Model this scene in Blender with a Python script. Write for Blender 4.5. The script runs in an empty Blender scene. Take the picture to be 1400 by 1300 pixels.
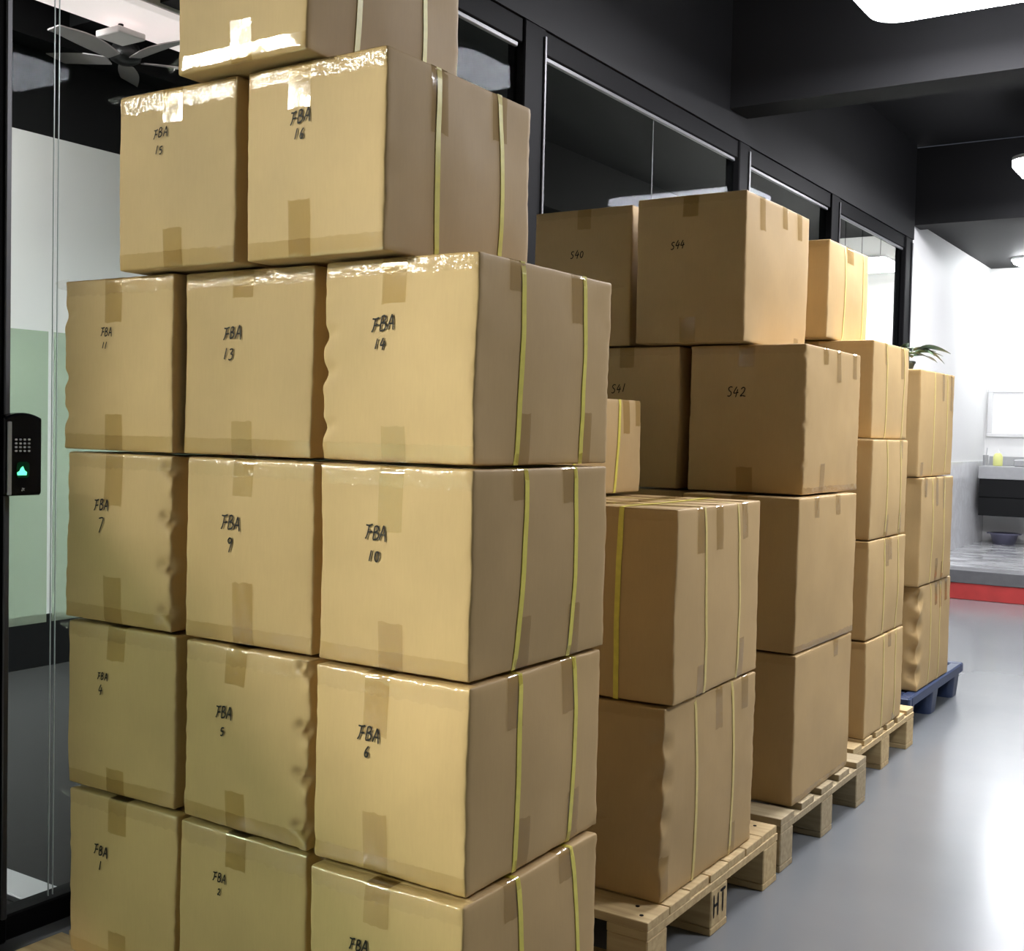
import bpy, math, random
from mathutils import Vector, Matrix, noise

scene = bpy.context.scene
COL = scene.collection

# ------------------------------------------------------------------ camera
cam_d = bpy.data.cameras.new('camera')
cam_d.sensor_fit = 'HORIZONTAL'; cam_d.sensor_width = 36.0
cam_d.lens = 1611.436 / 1400 * 36.0
cam_d.clip_start = 0.02; cam_d.clip_end = 100
cam = bpy.data.objects.new('camera', cam_d); COL.objects.link(cam)
_r = Vector((0.838063, 0.545106, 0.022607)); _u = Vector((-0.039499, 0.019294, 0.999033)); _f = Vector((-0.544142, 0.838145, -0.037701))
cam.matrix_world = Matrix(((_r.x, _u.x, -_f.x, 0), (_r.y, _u.y, -_f.y, 0), (_r.z, _u.z, -_f.z, 1.2), (0, 0, 0, 1)))
scene.camera = cam

# ------------------------------------------------------------------ world, exposure, lamp strengths
w = bpy.data.worlds.new('world'); scene.world = w; w.use_nodes = True
w.node_tree.nodes['Background'].inputs[0].default_value = (0.75, 0.82, 1.0, 1)
w.node_tree.nodes['Background'].inputs[1].default_value = 0.02
scene.view_settings.view_transform = 'Standard'; scene.view_settings.look = 'None'
scene.view_settings.gamma = 1.0; scene.view_settings.use_curve_mapping = False
scene.view_settings.exposure = 1.35
L_AISLE = 31.0        # emission of the hanging aisle panels
L_LOBBY = 132.0
L_ROOM = 62.0
L_WASH = 35.0

# ------------------------------------------------------------------ helpers
def tag(o, label=None, cat=None, group=None, kind=None):
    if label: o['label'] = label
    if cat: o['category'] = cat
    if group: o['group'] = group
    if kind: o['kind'] = kind
    return o

def empty(name, loc=(0, 0, 0), rz=0.0):
    o = bpy.data.objects.new(name, None); COL.objects.link(o)
    o.location = loc; o.rotation_euler = (0, 0, rz); o.empty_display_size = 0.05
    return o

def mobj(name, verts, faces, mat, parent=None, smooth=False, loc=None):
    me = bpy.data.meshes.new(name)
    me.from_pydata([tuple(v) for v in verts], [], faces); me.validate(); me.update()
    if smooth:
        me.polygons.foreach_set('use_smooth', [True] * len(me.polygons))
    me.materials.append(mat)
    o = bpy.data.objects.new(name, me); COL.objects.link(o)
    if parent: o.parent = parent
    if loc: o.location = loc
    return o

def share(name, src, parent=None, loc=(0, 0, 0), rot=(0, 0, 0)):
    o = bpy.data.objects.new(name, src.data); COL.objects.link(o)
    if parent: o.parent = parent
    o.location = loc; o.rotation_euler = rot
    return o

class MB:
    """collects geometry for one mesh object"""
    def __init__(s): s.v = []; s.f = []
    def add(s, v, f):
        b = len(s.v); s.v += [Vector(x) for x in v]; s.f += [tuple(i + b for i in q) for q in f]
        return s
    def box(s, x0, x1, y0, y1, z0, z1, c=0.0):
        """box with chamfered edges when c > 0"""
        if c <= 0:
            return s.add([(x0, y0, z0), (x1, y0, z0), (x1, y1, z0), (x0, y1, z0), (x0, y0, z1), (x1, y0, z1), (x1, y1, z1), (x0, y1, z1)],
                         [(0, 3, 2, 1), (4, 5, 6, 7), (0, 1, 5, 4), (1, 2, 6, 5), (2, 3, 7, 6), (3, 0, 4, 7)])
        xs, ys, zs = (x0, x1), (y0, y1), (z0, z1); v = []; idx = {}
        for i in (0, 1):
            for j in (0, 1):
                for k in (0, 1):
                    sx, sy, sz = (1, -1)[i], (1, -1)[j], (1, -1)[k]
                    for a in range(3):
                        p = [xs[i] + sx * c, ys[j] + sy * c, zs[k] + sz * c]
                        p[a] = (xs[i], ys[j], zs[k])[a]
                        idx[(i, j, k, a)] = len(v); v.append(tuple(p))
        f = []
        I = lambda i, j, k, a: idx[(i, j, k, a)]
        for i in (0, 1):
            q = [I(i, 0, 0, 0), I(i, 1, 0, 0), I(i, 1, 1, 0), I(i, 0, 1, 0)]; f.append(q if i else q[::-1])
            q = [I(0, i, 0, 1), I(0, i, 1, 1), I(1, i, 1, 1), I(1, i, 0, 1)]; f.append(q if i else q[::-1])
            q = [I(0, 0, i, 2), I(1, 0, i, 2), I(1, 1, i, 2), I(0, 1, i, 2)]; f.append(q if i else q[::-1])
        for i in (0, 1):
            for j in (0, 1):
                q = [I(i, j, 0, 0), I(i, j, 0, 1), I(i, j, 1, 1), I(i, j, 1, 0)]; f.append(q if i == j else q[::-1])
                q = [I(i, 0, j, 0), I(i, 0, j, 2), I(i, 1, j, 2), I(i, 1, j, 0)]; f.append(q[::-1] if i == j else q)
                q = [I(0, i, j, 1), I(0, i, j, 2), I(1, i, j, 2), I(1, i, j, 1)]; f.append(q if i == j else q[::-1])
        for i in (0, 1):
            for j in (0, 1):
                for k in (0, 1):
                    q = [I(i, j, k, 0), I(i, j, k, 1), I(i, j, k, 2)]; f.append(q if (i + j + k) % 2 else q[::-1])
        return s.add(v, f)
    def lathe(s, prof, n=24, c=(0, 0, 0), sy=1.0):
        v = []; f = []
        for (r, z) in prof:
            for k in range(n):
                a = 2 * math.pi * k / n
                v.append((c[0] + r * math.cos(a), c[1] + r * sy * math.sin(a), c[2] + z))
        for i in range(len(prof) - 1):
            for k in range(n):
                f.append((i * n + k, i * n + (k + 1) % n, (i + 1) * n + (k + 1) % n, (i + 1) * n + k))
        f.append(tuple(range(n))[::-1]); f.append(tuple((len(prof) - 1) * n + k for k in range(n)))
        return s.add(v, f)
    def tube(s, pts, r, n=8):
        pts = [Vector(p) for p in pts]; v = []; f = []
        for i, p in enumerate(pts):
            t = (pts[min(i + 1, len(pts) - 1)] - pts[max(i - 1, 0)]).normalized()
            a = t.orthogonal().normalized(); b = t.cross(a)
            rr = r[i] if isinstance(r, (list, tuple)) else r
            for k in range(n):
                q = 2 * math.pi * k / n; v.append(p + (a * math.cos(q) + b * math.sin(q)) * rr)
        for i in range(len(pts) - 1):
            for k in range(n):
                f.append((i * n + k, i * n + (k + 1) % n, (i + 1) * n + (k + 1) % n, (i + 1) * n + k))
        f.append(tuple(range(n))[::-1]); f.append(tuple((len(pts) - 1) * n + k for k in range(n)))
        return s.add(v, f)
    def slab(s, outline, z0, z1):
        n = len(outline)
        v = [(x, y, z0) for x, y in outline] + [(x, y, z1) for x, y in outline]
        f = [tuple(range(n))[::-1], tuple(range(n, 2 * n))] + [(k, (k + 1) % n, n + (k + 1) % n, n + k) for k in range(n)]
        return s.add(v, f)
    def build(s, name, mat, parent=None, smooth=False, loc=None):
        return mobj(name, s.v, s.f, mat, parent, smooth, loc)

def rrect(x0, x1, y0, y1, r, n=6):
    o = []
    for cx, cy, a0 in ((x1 - r, y1 - r, 0), (x0 + r, y1 - r, 90), (x0 + r, y0 + r, 180), (x1 - r, y0 + r, 270)):
        for k in range(n + 1):
            a = math.radians(a0 + 90 * k / n); o.append((cx + r * math.cos(a), cy + r * math.sin(a)))
    return o

# ------------------------------------------------------------------ materials
def newmat(name):
    m = bpy.data.materials.new(name); m.use_nodes = True
    nt = m.node_tree; b = nt.nodes['Principled BSDF']
    return m, nt, b
def N(nt, typ, **kw):
    n = nt.nodes.new(typ)
    for k, v in kw.items(): setattr(n, k, v)
    return n
def simple(name, col, rough=0.5, metal=0.0, spec=0.5, noise_amt=0.0, noise_scale=20.0, bump=0.0, bump_scale=200.0, coat=0.0):
    m, nt, b = newmat(name); L = nt.links
    b.inputs['Base Color'].default_value = (*col, 1); b.inputs['Roughness'].default_value = rough
    b.inputs['Metallic'].default_value = metal; b.inputs['Specular IOR Level'].default_value = spec
    b.inputs['Coat Weight'].default_value = coat
    tc = N(nt, 'ShaderNodeTexCoord')
    if noise_amt > 0:
        nz = N(nt, 'ShaderNodeTexNoise'); nz.inputs['Scale'].default_value = noise_scale; nz.inputs['Detail'].default_value = 5
        L.new(tc.outputs['Object'], nz.inputs['Vector'])
        mr = N(nt, 'ShaderNodeMapRange'); mr.inputs['From Min'].default_value = 0.3; mr.inputs['From Max'].default_value = 0.7
        mr.inputs['To Min'].default_value = 1 - noise_amt; mr.inputs['To Max'].default_value = 1 + noise_amt
        L.new(nz.outputs['Fac'], mr.inputs['Value'])
        mx = N(nt, 'ShaderNodeMix', data_type='RGBA', blend_type='MULTIPLY'); mx.inputs['Factor'].default_value = 1
        mx.inputs[6].default_value = (*col, 1)
        L.new(mr.outputs['Result'], mx.inputs[7]); L.new(mx.outputs[2], b.inputs['Base Color'])
    if bump > 0:
        nb = N(nt, 'ShaderNodeTexNoise'); nb.inputs['Scale'].default_value = bump_scale
        L.new(tc.outputs['Object'], nb.inputs['Vector'])
        bp = N(nt, 'ShaderNodeBump'); bp.inputs['Strength'].default_value = bump; bp.inputs['Distance'].default_value = 0.004
        L.new(nb.outputs['Fac'], bp.inputs['Height']); L.new(bp.outputs['Normal'], b.inputs['Normal'])
    return m
def emit(name, col, s):
    m, nt, b = newmat(name)
    b.inputs['Base Color'].default_value = (*col, 1)
    b.inputs['Emission Color'].default_value = (*col, 1); b.inputs['Emission Strength'].default_value = s
    return m

def cardboard(name, col):
    m, nt, b = newmat(name); L = nt.links
    tc = N(nt, 'ShaderNodeTexCoord'); oi = N(nt, 'ShaderNodeObjectInfo')
    n1 = N(nt, 'ShaderNodeTexNoise'); n1.inputs['Scale'].default_value = 5; n1.inputs['Detail'].default_value = 4
    n2 = N(nt, 'ShaderNodeTexNoise'); n2.inputs['Scale'].default_value = 260; n2.inputs['Detail'].default_value = 3
    mp = N(nt, 'ShaderNodeMapping'); mp.inputs['Scale'].default_value = (1, 1, 0.12)
    L.new(tc.outputs['Object'], mp.inputs['Vector']); L.new(mp.outputs['Vector'], n2.inputs['Vector'])
    ad = N(nt, 'ShaderNodeVectorMath', operation='ADD'); L.new(tc.outputs['Object'], ad.inputs[0]); L.new(oi.outputs['Random'], ad.inputs[1])
    L.new(ad.outputs['Vector'], n1.inputs['Vector'])
    m1 = N(nt, 'ShaderNodeMapRange'); m1.inputs['From Min'].default_value = .3; m1.inputs['From Max'].default_value = .7
    m1.inputs['To Min'].default_value = .94; m1.inputs['To Max'].default_value = 1.06; L.new(n1.outputs['Fac'], m1.inputs['Value'])
    m2 = N(nt, 'ShaderNodeMapRange'); m2.inputs['From Min'].default_value = .3; m2.inputs['From Max'].default_value = .7
    m2.inputs['To Min'].default_value = .982; m2.inputs['To Max'].default_value = 1.018; L.new(n2.outputs['Fac'], m2.inputs['Value'])
    m3 = N(nt, 'ShaderNodeMapRange'); m3.inputs['To Min'].default_value = .95; m3.inputs['To Max'].default_value = 1.05
    L.new(oi.outputs['Random'], m3.inputs['Value'])
    a = N(nt, 'ShaderNodeMath', operation='MULTIPLY'); L.new(m1.outputs[0], a.inputs[0]); L.new(m2.outputs[0], a.inputs[1])
    a2 = N(nt, 'ShaderNodeMath', operation='MULTIPLY'); L.new(a.outputs[0], a2.inputs[0]); L.new(m3.outputs[0], a2.inputs[1])
    mx = N(nt, 'ShaderNodeMix', data_type='RGBA', blend_type='MULTIPLY'); mx.inputs['Factor'].default_value = 1
    mx.inputs[6].default_value = (*col, 1); L.new(a2.outputs[0], mx.inputs[7]); L.new(mx.outputs[2], b.inputs['Base Color'])
    b.inputs['Roughness'].default_value = .62; b.inputs['Specular IOR Level'].default_value = .25
    wv = N(nt, 'ShaderNodeTexNoise'); wv.inputs['Scale'].default_value = 40; wv.inputs['Detail'].default_value = 2
    L.new(mp.outputs['Vector'], wv.inputs['Vector'])
    bp = N(nt, 'ShaderNodeBump'); bp.inputs['Strength'].default_value = .10; bp.inputs['Distance'].default_value = .002
    L.new(wv.outputs['Fac'], bp.inputs['Height']); L.new(bp.outputs['Normal'], b.inputs['Normal'])
    return m

def tape_mat(name, tint, rough, bump=.15, scale=60):
    """clear film: tinted transmission with a glossy skin"""
    m, nt, b = newmat(name); L = nt.links; nt.nodes.remove(b)
    out = nt.nodes['Material Output']
    tr = N(nt, 'ShaderNodeBsdfTransparent'); tr.inputs[0].default_value = (*tint, 1)
    gl = N(nt, 'ShaderNodeBsdfGlossy'); gl.inputs['Roughness'].default_value = rough
    tc = N(nt, 'ShaderNodeTexCoord'); nz = N(nt, 'ShaderNodeTexNoise'); nz.inputs['Scale'].default_value = scale
    L.new(tc.outputs['Object'], nz.inputs['Vector'])
    bp = N(nt, 'ShaderNodeBump'); bp.inputs['Strength'].default_value = bump; bp.inputs['Distance'].default_value = .002
    L.new(nz.outputs['Fac'], bp.inputs['Height']); L.new(bp.outputs['Normal'], gl.inputs['Normal'])
    lw = N(nt, 'ShaderNodeLayerWeight')
    pw = N(nt, 'ShaderNodeMath', operation='POWER'); L.new(lw.outputs['Facing'], pw.inputs[0]); pw.inputs[1].default_value = 4.0
    ma = N(nt, 'ShaderNodeMath', operation='MULTIPLY_ADD'); L.new(pw.outputs[0], ma.inputs[0]); ma.inputs[1].default_value = .6; ma.inputs[2].default_value = .045
    mx = N(nt, 'ShaderNodeMixShader'); L.new(ma.outputs[0], mx.inputs[0])
    L.new(tr.outputs[0], mx.inputs[1]); L.new(gl.outputs[0], mx.inputs[2]); L.new(mx.outputs[0], out.inputs[0])
    return m

def glass_mat(name, tint, ior=1.45):
    m, nt, b = newmat(name); L = nt.links; out = nt.nodes['Material Output']; nt.nodes.remove(b)
    tr = N(nt, 'ShaderNodeBsdfTransparent'); tr.inputs[0].default_value = (*tint, 1)
    gl = N(nt, 'ShaderNodeBsdfGlossy'); gl.inputs['Roughness'].default_value = .0; gl.inputs['Color'].default_value = (.05, .052, .054, 1)
    fr = N(nt, 'ShaderNodeFresnel'); fr.inputs[0].default_value = ior
    ge = N(nt, 'ShaderNodeNewGeometry'); iv = N(nt, 'ShaderNodeMath', operation='SUBTRACT'); iv.inputs[0].default_value = 1.0
    L.new(ge.outputs['Backfacing'], iv.inputs[1])
    fm = N(nt, 'ShaderNodeMath', operation='MULTIPLY'); L.new(fr.outputs[0], fm.inputs[0]); L.new(iv.outputs[0], fm.inputs[1])
    mx = N(nt, 'ShaderNodeMixShader'); L.new(fm.outputs[0], mx.inputs[0]); L.new(tr.outputs[0], mx.inputs[1]); L.new(gl.outputs[0], mx.inputs[2])
    L.new(mx.outputs[0], out.inputs[0])
    return m

def wood(name, col, col2):
    m, nt, b = newmat(name); L = nt.links
    tc = N(nt, 'ShaderNodeTexCoord'); mp = N(nt, 'ShaderNodeMapping'); mp.inputs['Scale'].default_value = (3, 40, 40)
    oi = N(nt, 'ShaderNodeObjectInfo')
    ad = N(nt, 'ShaderNodeVectorMath', operation='ADD'); L.new(tc.outputs['Object'], ad.inputs[0]); L.new(oi.outputs['Random'], ad.inputs[1])
    L.new(ad.outputs[0], mp.inputs['Vector'])
    nz = N(nt, 'ShaderNodeTexNoise'); nz.inputs['Scale'].default_value = 1.6; nz.inputs['Detail'].default_value = 5
    L.new(mp.outputs[0], nz.inputs['Vector'])
    cr = N(nt, 'ShaderNodeValToRGB'); cr.color_ramp.elements[0].position = .35; cr.color_ramp.elements[1].position = .65
    cr.color_ramp.elements[0].color = (*col2, 1); cr.color_ramp.elements[1].color = (*col, 1)
    L.new(nz.outputs['Fac'], cr.inputs[0]); L.new(cr.outputs[0], b.inputs['Base Color'])
    b.inputs['Roughness'].default_value = .75
    bp = N(nt, 'ShaderNodeBump'); bp.inputs['Strength'].default_value = .3; bp.inputs['Distance'].default_value = .002
    L.new(nz.outputs['Fac'], bp.inputs['Height']); L.new(bp.outputs['Normal'], b.inputs['Normal'])
    return m

def epoxy(name):
    m, nt, b = newmat(name); L = nt.links
    tc = N(nt, 'ShaderNodeTexCoord')
    nz = N(nt, 'ShaderNodeTexNoise'); nz.inputs['Scale'].default_value = 1.3; nz.inputs['Detail'].default_value = 4
    L.new(tc.outputs['Object'], nz.inputs['Vector'])
    cr = N(nt, 'ShaderNodeValToRGB'); cr.color_ramp.elements[0].position = .3; cr.color_ramp.elements[1].position = .7
    cr.color_ramp.elements[0].color = (.148, .157, .162, 1); cr.color_ramp.elements[1].color = (.174, .183, .188, 1)
    L.new(nz.outputs['Fac'], cr.inputs[0]); L.new(cr.outputs[0], b.inputs['Base Color'])
    b.inputs['Roughness'].default_value = .20; b.inputs['Specular IOR Level'].default_value = .5
    n2 = N(nt, 'ShaderNodeTexNoise'); n2.inputs['Scale'].default_value = 7; L.new(tc.outputs['Object'], n2.inputs['Vector'])
    bp = N(nt, 'ShaderNodeBump'); bp.inputs['Strength'].default_value = .04; bp.inputs['Distance'].default_value = .01
    L.new(n2.outputs['Fac'], bp.inputs['Height']); L.new(bp.outputs['Normal'], b.inputs['Normal'])
    return m

def marble(name, base, vein, rough):
    m, nt, b = newmat(name); L = nt.links
    tc = N(nt, 'ShaderNodeTexCoord'); mp = N(nt, 'ShaderNodeMapping'); mp.inputs['Scale'].default_value = (1.2, 2.6, 2.6)
    L.new(tc.outputs['Object'], mp.inputs['Vector'])
    nz = N(nt, 'ShaderNodeTexNoise'); nz.inputs['Scale'].default_value = 1.8; nz.inputs['Detail'].default_value = 8; nz.inputs['Distortion'].default_value = 1.2
    L.new(mp.outputs[0], nz.inputs['Vector'])
    cr = N(nt, 'ShaderNodeValToRGB')
    e = cr.color_ramp.elements; e[0].position = .38; e[0].color = (*base, 1); e[1].position = .62; e[1].color = (*base, 1)
    k = cr.color_ramp.elements.new(.5); k.color = (*vein, 1)
    L.new(nz.outputs['Fac'], cr.inputs[0]); L.new(cr.outputs[0], b.inputs['Base Color'])
    b.inputs['Roughness'].default_value = rough
    return m

def film_mat(name, col):
    m, nt, b = newmat(name); L = nt.links; out = nt.nodes['Material Output']; nt.nodes.remove(b)
    d = N(nt, 'ShaderNodeBsdfDiffuse'); d.inputs[0].default_value = (*col, 1)
    t = N(nt, 'ShaderNodeBsdfTranslucent'); t.inputs[0].default_value = (*col, 1)
    mx = N(nt, 'ShaderNodeMixShader'); mx.inputs[0].default_value = .82
    L.new(d.outputs[0], mx.inputs[1]); L.new(t.outputs[0], mx.inputs[2])
    g = N(nt, 'ShaderNodeBsdfTransparent'); g.inputs[0].default_value = (.86, .97, .86, 1)
    m2 = N(nt, 'ShaderNodeMixShader'); m2.inputs[0].default_value = .62
    L.new(mx.outputs[0], m2.inputs[1]); L.new(g.outputs[0], m2.inputs[2]); L.new(m2.outputs[0], out.inputs[0])
    return m

M = {}
M['card'] = cardboard('cardboard', (.455, .315, .145))
M['card_d'] = cardboard('cardboard_yellowish', (.465, .325, .150))
M['tape'] = tape_mat('clear_tape', (.88, .84, .73), .10)
M['tape_w'] = tape_mat('wrinkled_tape', (.975, .965, .935), .16, .9, 120)
M['tape_b'] = tape_mat('smooth_edge_tape', (.93, .905, .83), .12)
M['strap'] = simple('yellow_strap', (.66, .58, .10), .38, noise_amt=.08, noise_scale=60)
M['strap_t'] = simple('tan_strap', (.60, .48, .16), .42, noise_amt=.08, noise_scale=60)
M['ink'] = simple('black_marker', (.012, .010, .008), .7, spec=.2)
M['pine'] = wood('pale_pine', (.53, .40, .20), (.42, .30, .14))
M['pine_d'] = wood('grey_pine', (.40, .32, .19), (.30, .235, .13))
M['floor'] = epoxy('grey_epoxy')
M['dark'] = simple('charcoal_paint', (.0085, .0087, .0094), .65, spec=.15, noise_amt=.06, noise_scale=3)
M['white'] = simple('white_paint', (.80, .80, .79), .6, noise_amt=.015, noise_scale=2)
M['frame'] = simple('black_frame', (.006, .006, .0065), .55, spec=.04)
M['alu'] = simple('aluminium', (.55, .56, .58), .3, metal=.9)
M['glass'] = glass_mat('partition_glass', (.955, .985, .965))
M['glass_edge'] = simple('glass_edge', (.55, .64, .60), .2)
M['joint'] = simple('silicone_joint', (.07, .075, .075), .4)
M['bead'] = simple('satin_bead', (.10, .10, .105), .4, metal=.3)
M['carpet'] = simple('dark_carpet', (.011, .013, .0125), .85, noise_amt=.15, noise_scale=80)
M['grey'] = simple('grey_paint', (.10, .10, .105), .6)
M['film'] = film_mat('frosted_film', (.84, .90, .79))
M['black'] = simple('black_plastic', (.006, .006, .007), .22, spec=.25)
M['silver'] = simple('silver_trim', (.62, .63, .65), .3, metal=.6)
M['key'] = simple('key_grey', (.45, .46, .47), .4)
M['green'] = emit('green_sensor', (.10, 1.0, .40), .8)
M['green_dim'] = simple('dark_green_lens', (.004, .05, .02), .1)
M['blue'] = simple('blue_plastic', (.020, .036, .088), .42, noise_amt=.1, noise_scale=14, bump=.1)
M['blue_d'] = simple('blue_plastic_hole', (.008, .011, .022), .6)
M['red'] = simple('red_mat', (.38, .030, .027), .55, noise_amt=.12, noise_scale=9)
M['stone'] = simple('dark_stone', (.10, .10, .105), .4, noise_amt=.1)
M['marble'] = marble('marble_floor', (.60, .61, .62), (.26, .26, .27), .12)
M['marble_w'] = marble('marble_wall', (.76, .77, .78), (.68, .68, .69), .15)
M['counter'] = simple('grey_counter', (.36, .365, .37), .35, noise_amt=.05)
M['cab'] = simple('black_cabinet', (.006, .0065, .007), .45, spec=.2)
M['leaf'] = simple('grey_green_leaf', (.075, .12, .065), .35, noise_amt=.3, noise_scale=30)
M['leaf2'] = simple('pale_leaf', (.20, .24, .19), .35, noise_amt=.2, noise_scale=30)
M['stem'] = simple('plant_stem', (.10, .14, .05), .5)
M['pot'] = simple('dark_pot', (.05, .06, .05), .5)
M['soil'] = simple('soil', (.05, .035, .02), .9)
M['tub'] = simple('grey_blue_tub', (.13, .13, .19), .3)
M['soap'] = simple('yellow_soap', (.72, .74, .28), .3)
M['mframe'] = simple('white_frame', (.66, .66, .66), .4)
M['mirror'] = simple('mirror_face', (.92, .92, .92), .35)
M['fan'] = simple('fan_blade', (.42, .39, .39), .45)
M['fan_d'] = simple('fan_hub', (.02, .02, .02), .4)
M['duct'] = simple('white_duct', (.82, .76, .76), .5)
M['lamp_a'] = emit('aisle_diffuser', (.95, .945, 1.0), L_AISLE)
M['lamp_l'] = emit('lobby_diffuser', (1.0, .945, .86), L_LOBBY)
M['lamp_r'] = emit('room_diffuser', (1.0, .96, .97), L_ROOM)
M['lamp_w'] = emit('wash_diffuser', (.95, .98, 1.0), L_WASH)
M['duct_glow'] = emit('white_duct_glow', (1.0, .86, .86), .27)  # weak emission that makes the white duct look lit
M['lampframe'] = simple('lamp_frame', (.75, .75, .76), .4)

# ------------------------------------------------------------------ the setting
GX = -2.44          # glass partition plane
CEIL = 3.45
def struct(name, mb, mat, label, cat='', smooth=False):
    o = mb.build(name, mat, None, smooth); tag(o, label, cat or name.split('_')[0], kind='structure'); return o

struct('floor', MB().box(-7, 2.0, -5, 9.35, -.1, 0), M['floor'], 'glossy light grey epoxy floor of the aisle', 'floor')
struct('floor_room', MB().box(-5, GX - .1, 9.35, 13.3, -.1, 0), M['floor'], 'grey floor of the glazed room behind the partition', 'floor')
struct('floor_carpet', MB().box(-5, GX - .05, .3, 13.2, 0, .008), M['carpet'], 'dark carpet inside the glazed room', 'floor')
struct('floor_washroom', MB().box(GX, 2.0, 9.41, 12.33, 0, .22), M['marble'], 'raised veined grey marble floor in front of the sink', 'floor')
struct('trim_1', MB().box(GX, 2.0, 9.35, 9.41, 0, .125, .004), M['red'], 'bright red step riser at the end of the aisle', 'step')
struct('trim_2', MB().box(GX, 2.0, 9.345, 9.60, .125, .222, .003), M['stone'], 'dark stone sill above the red step riser', 'sill')
struct('ceiling', MB().box(-7, 2.0, -5, 9.35, CEIL, CEIL + .1), M['dark'], 'charcoal painted ceiling above the aisle', 'ceiling')
struct('ceiling_washroom', MB().box(GX - .1, 2.0, 9.60, 12.4, 2.90, 3.0), M['dark'], 'dark lowered ceiling above the sink corner', 'ceiling')
struct('ceiling_room', MB().box(-5.1, GX - .1, 9.35, 13.3, CEIL, CEIL + .1), M['dark'], 'dark ceiling at the end of the glazed room', 'ceiling')
struct('wall_left', MB().box(GX - .10, GX + .04, -5, 9.27, 2.73, CEIL), M['dark'], 'charcoal wall band above the glass partition', 'wall')
struct('wall_corridor', MB().box(GX - .1, GX, 9.27, 12.33, 0, 2.90), M['white'], 'white side wall beyond the end of the glass partition', 'wall')
struct('wall_cladding', MB().box(GX, GX + .012, 9.62, 12.33, .22, 1.01), M['marble_w'], 'pale marble cladding on the lower side wall by the sink', 'wall')
struct('wall_far', MB().box(GX - .1, 2.0, 12.33, 12.43, 0, 2.95), M['white'], 'white end wall with the mirror and sink', 'wall')
struct('wall_right', MB().box(2.0, 2.1, -5, 12.4, 0, CEIL), M['grey'], 'grey wall on the open side of the aisle', 'wall')
struct('wall_behind', MB().box(-7, 2.1, -5.1, -5, 0, CEIL), M['grey'], 'grey wall behind the viewer', 'wall')
struct('wall_room', MB().box(-5.1, -5.0, .3, 13.3, 0, 2.56), M['white'], 'white long wall inside the glazed room', 'wall')
struct('baseboard_room', MB().box(-5.0, -4.985, .40, 13.2, .008, .26, .002), M['dark'], 'charcoal skirting band along the long wall inside the room', 'baseboard')
struct('wall_room_front', MB().box(-5.1, -2.86, .30, .40, 0, CEIL), M['grey'], 'unseen grey wall added beyond the door to block lobby lamp light', 'wall')  # unseen blocker, holds lobby light off the farther and glass-side cartons
struct('wall_room_top', MB().box(-5.1, -5.0, .3, 13.3, 2.56, CEIL), M['dark'], 'charcoal upper band of the long wall inside the room', 'wall')
struct('wall_room_end', MB().box(-5.1, GX - .1, 13.2, 13.3, 0, CEIL), M['white'], 'pale end wall of the glazed room', 'wall')
struct('trim_3', MB().box(GX + .04, 2.0, 5.65, 5.88, 2.86, CEIL), M['dark'], 'charcoal concrete cross beam over the middle of the aisle', 'beam')
struct('trim_4', MB().box(GX - .0, 2.0, 9.38, 9.60, 2.86, CEIL), M['dark'], 'charcoal cross beam above the red step', 'beam')
struct('trim_5', MB().box(-5.0, -4.84, .3, 13.2, 2.95, CEIL), M['dark'], 'charcoal beam along the long wall of the room', 'beam')
struct('trim_7', MB().box(-4.57, -4.47, .40, 2.95, 2.85, CEIL), M['dark'], 'unseen charcoal baffle added beside the room lamp', 'beam')  # added out of view to keep the room lamp off the carton fronts
struct('trim_6', MB().box(-5.0, GX - .1, 3.55, 3.72, 3.05, CEIL), M['dark'], 'charcoal cross beam inside the room behind the fan', 'beam')

# glass partition, one bay after another
def bay(name, y0, y1, joints, label, film=True, gap=.0015, edge='joint', kind='structure', post=None, cat='glass partition'):
    root = empty(name, (GX, y0, 0)); tag(root, label, cat, kind=kind)
    edges = [y0] + joints + [y1]
    for i in range(len(edges) - 1):
        a = edges[i] + (gap if i else .0); b = edges[i + 1] - (gap if i < len(edges) - 2 else 0)
        mb = MB().box(-.006, .006, a - y0, b - y0, .06, 2.64)
        mb.build('pane', M['glass'], root)
        if i < len(edges) - 2:
            MB().box(.0045, .0068, b - y0 - .0018, b - y0 + .0004, .06, 2.64).build('pane_edge', M[edge], root)
        if i > 0:
            MB().box(.0045, .0068, a - y0 - .0004, a - y0 + .0018, .06, 2.64).build('pane_edge', M[edge], root)
        if film:
            MB().box(-.009, -.0075, a - y0 + .002, b - y0 - .002, .72, 1.41).build('frosted_film', M['film'], root)
    MB().box(-.03, .03, 0, y1 - y0, 0, .06, .004).build('bottom_rail', M['frame'], root)
    MB().box(-.03, .03, 0, y1 - y0, 2.64, 2.73, .004).build('top_rail', M['frame'], root)
    MB().box(.006, .022, .02, y1 - y0 - .02, 2.622, 2.64, .003).build('glazing_bead', M['bead'], root)
    if post:
        MB().box(-.04, .04, post[0] - y0, post[1] - y0, 0, 2.73, .005).build('post', M['frame'], root)
        MB().box(.041, .048, post[1] - y0 - .02, post[1] - y0 - .006, .06, 2.70, .002).build('post_trim', M['bead'], root)
    return root
bay('door_1', .55, 1.50, [], 'clear glass door in the black framed partition', True, post=(1.50, 1.615), cat='door')
bay('window_5', -1.3, .45, [], 'glass partition bay on the near side of the glass door', True, post=(.45, .55))
bay('window_1', 1.615, 3.72, [1.752], 'glass partition bay with frosted band behind the tallest cartons', True, .0055, 'glass_edge', post=(3.72, 3.87))
bay('window_2', 3.87, 5.80, [4.86], 'glass partition bay above the cartons with a thin butt joint', True, post=(5.80, 5.94))
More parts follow.
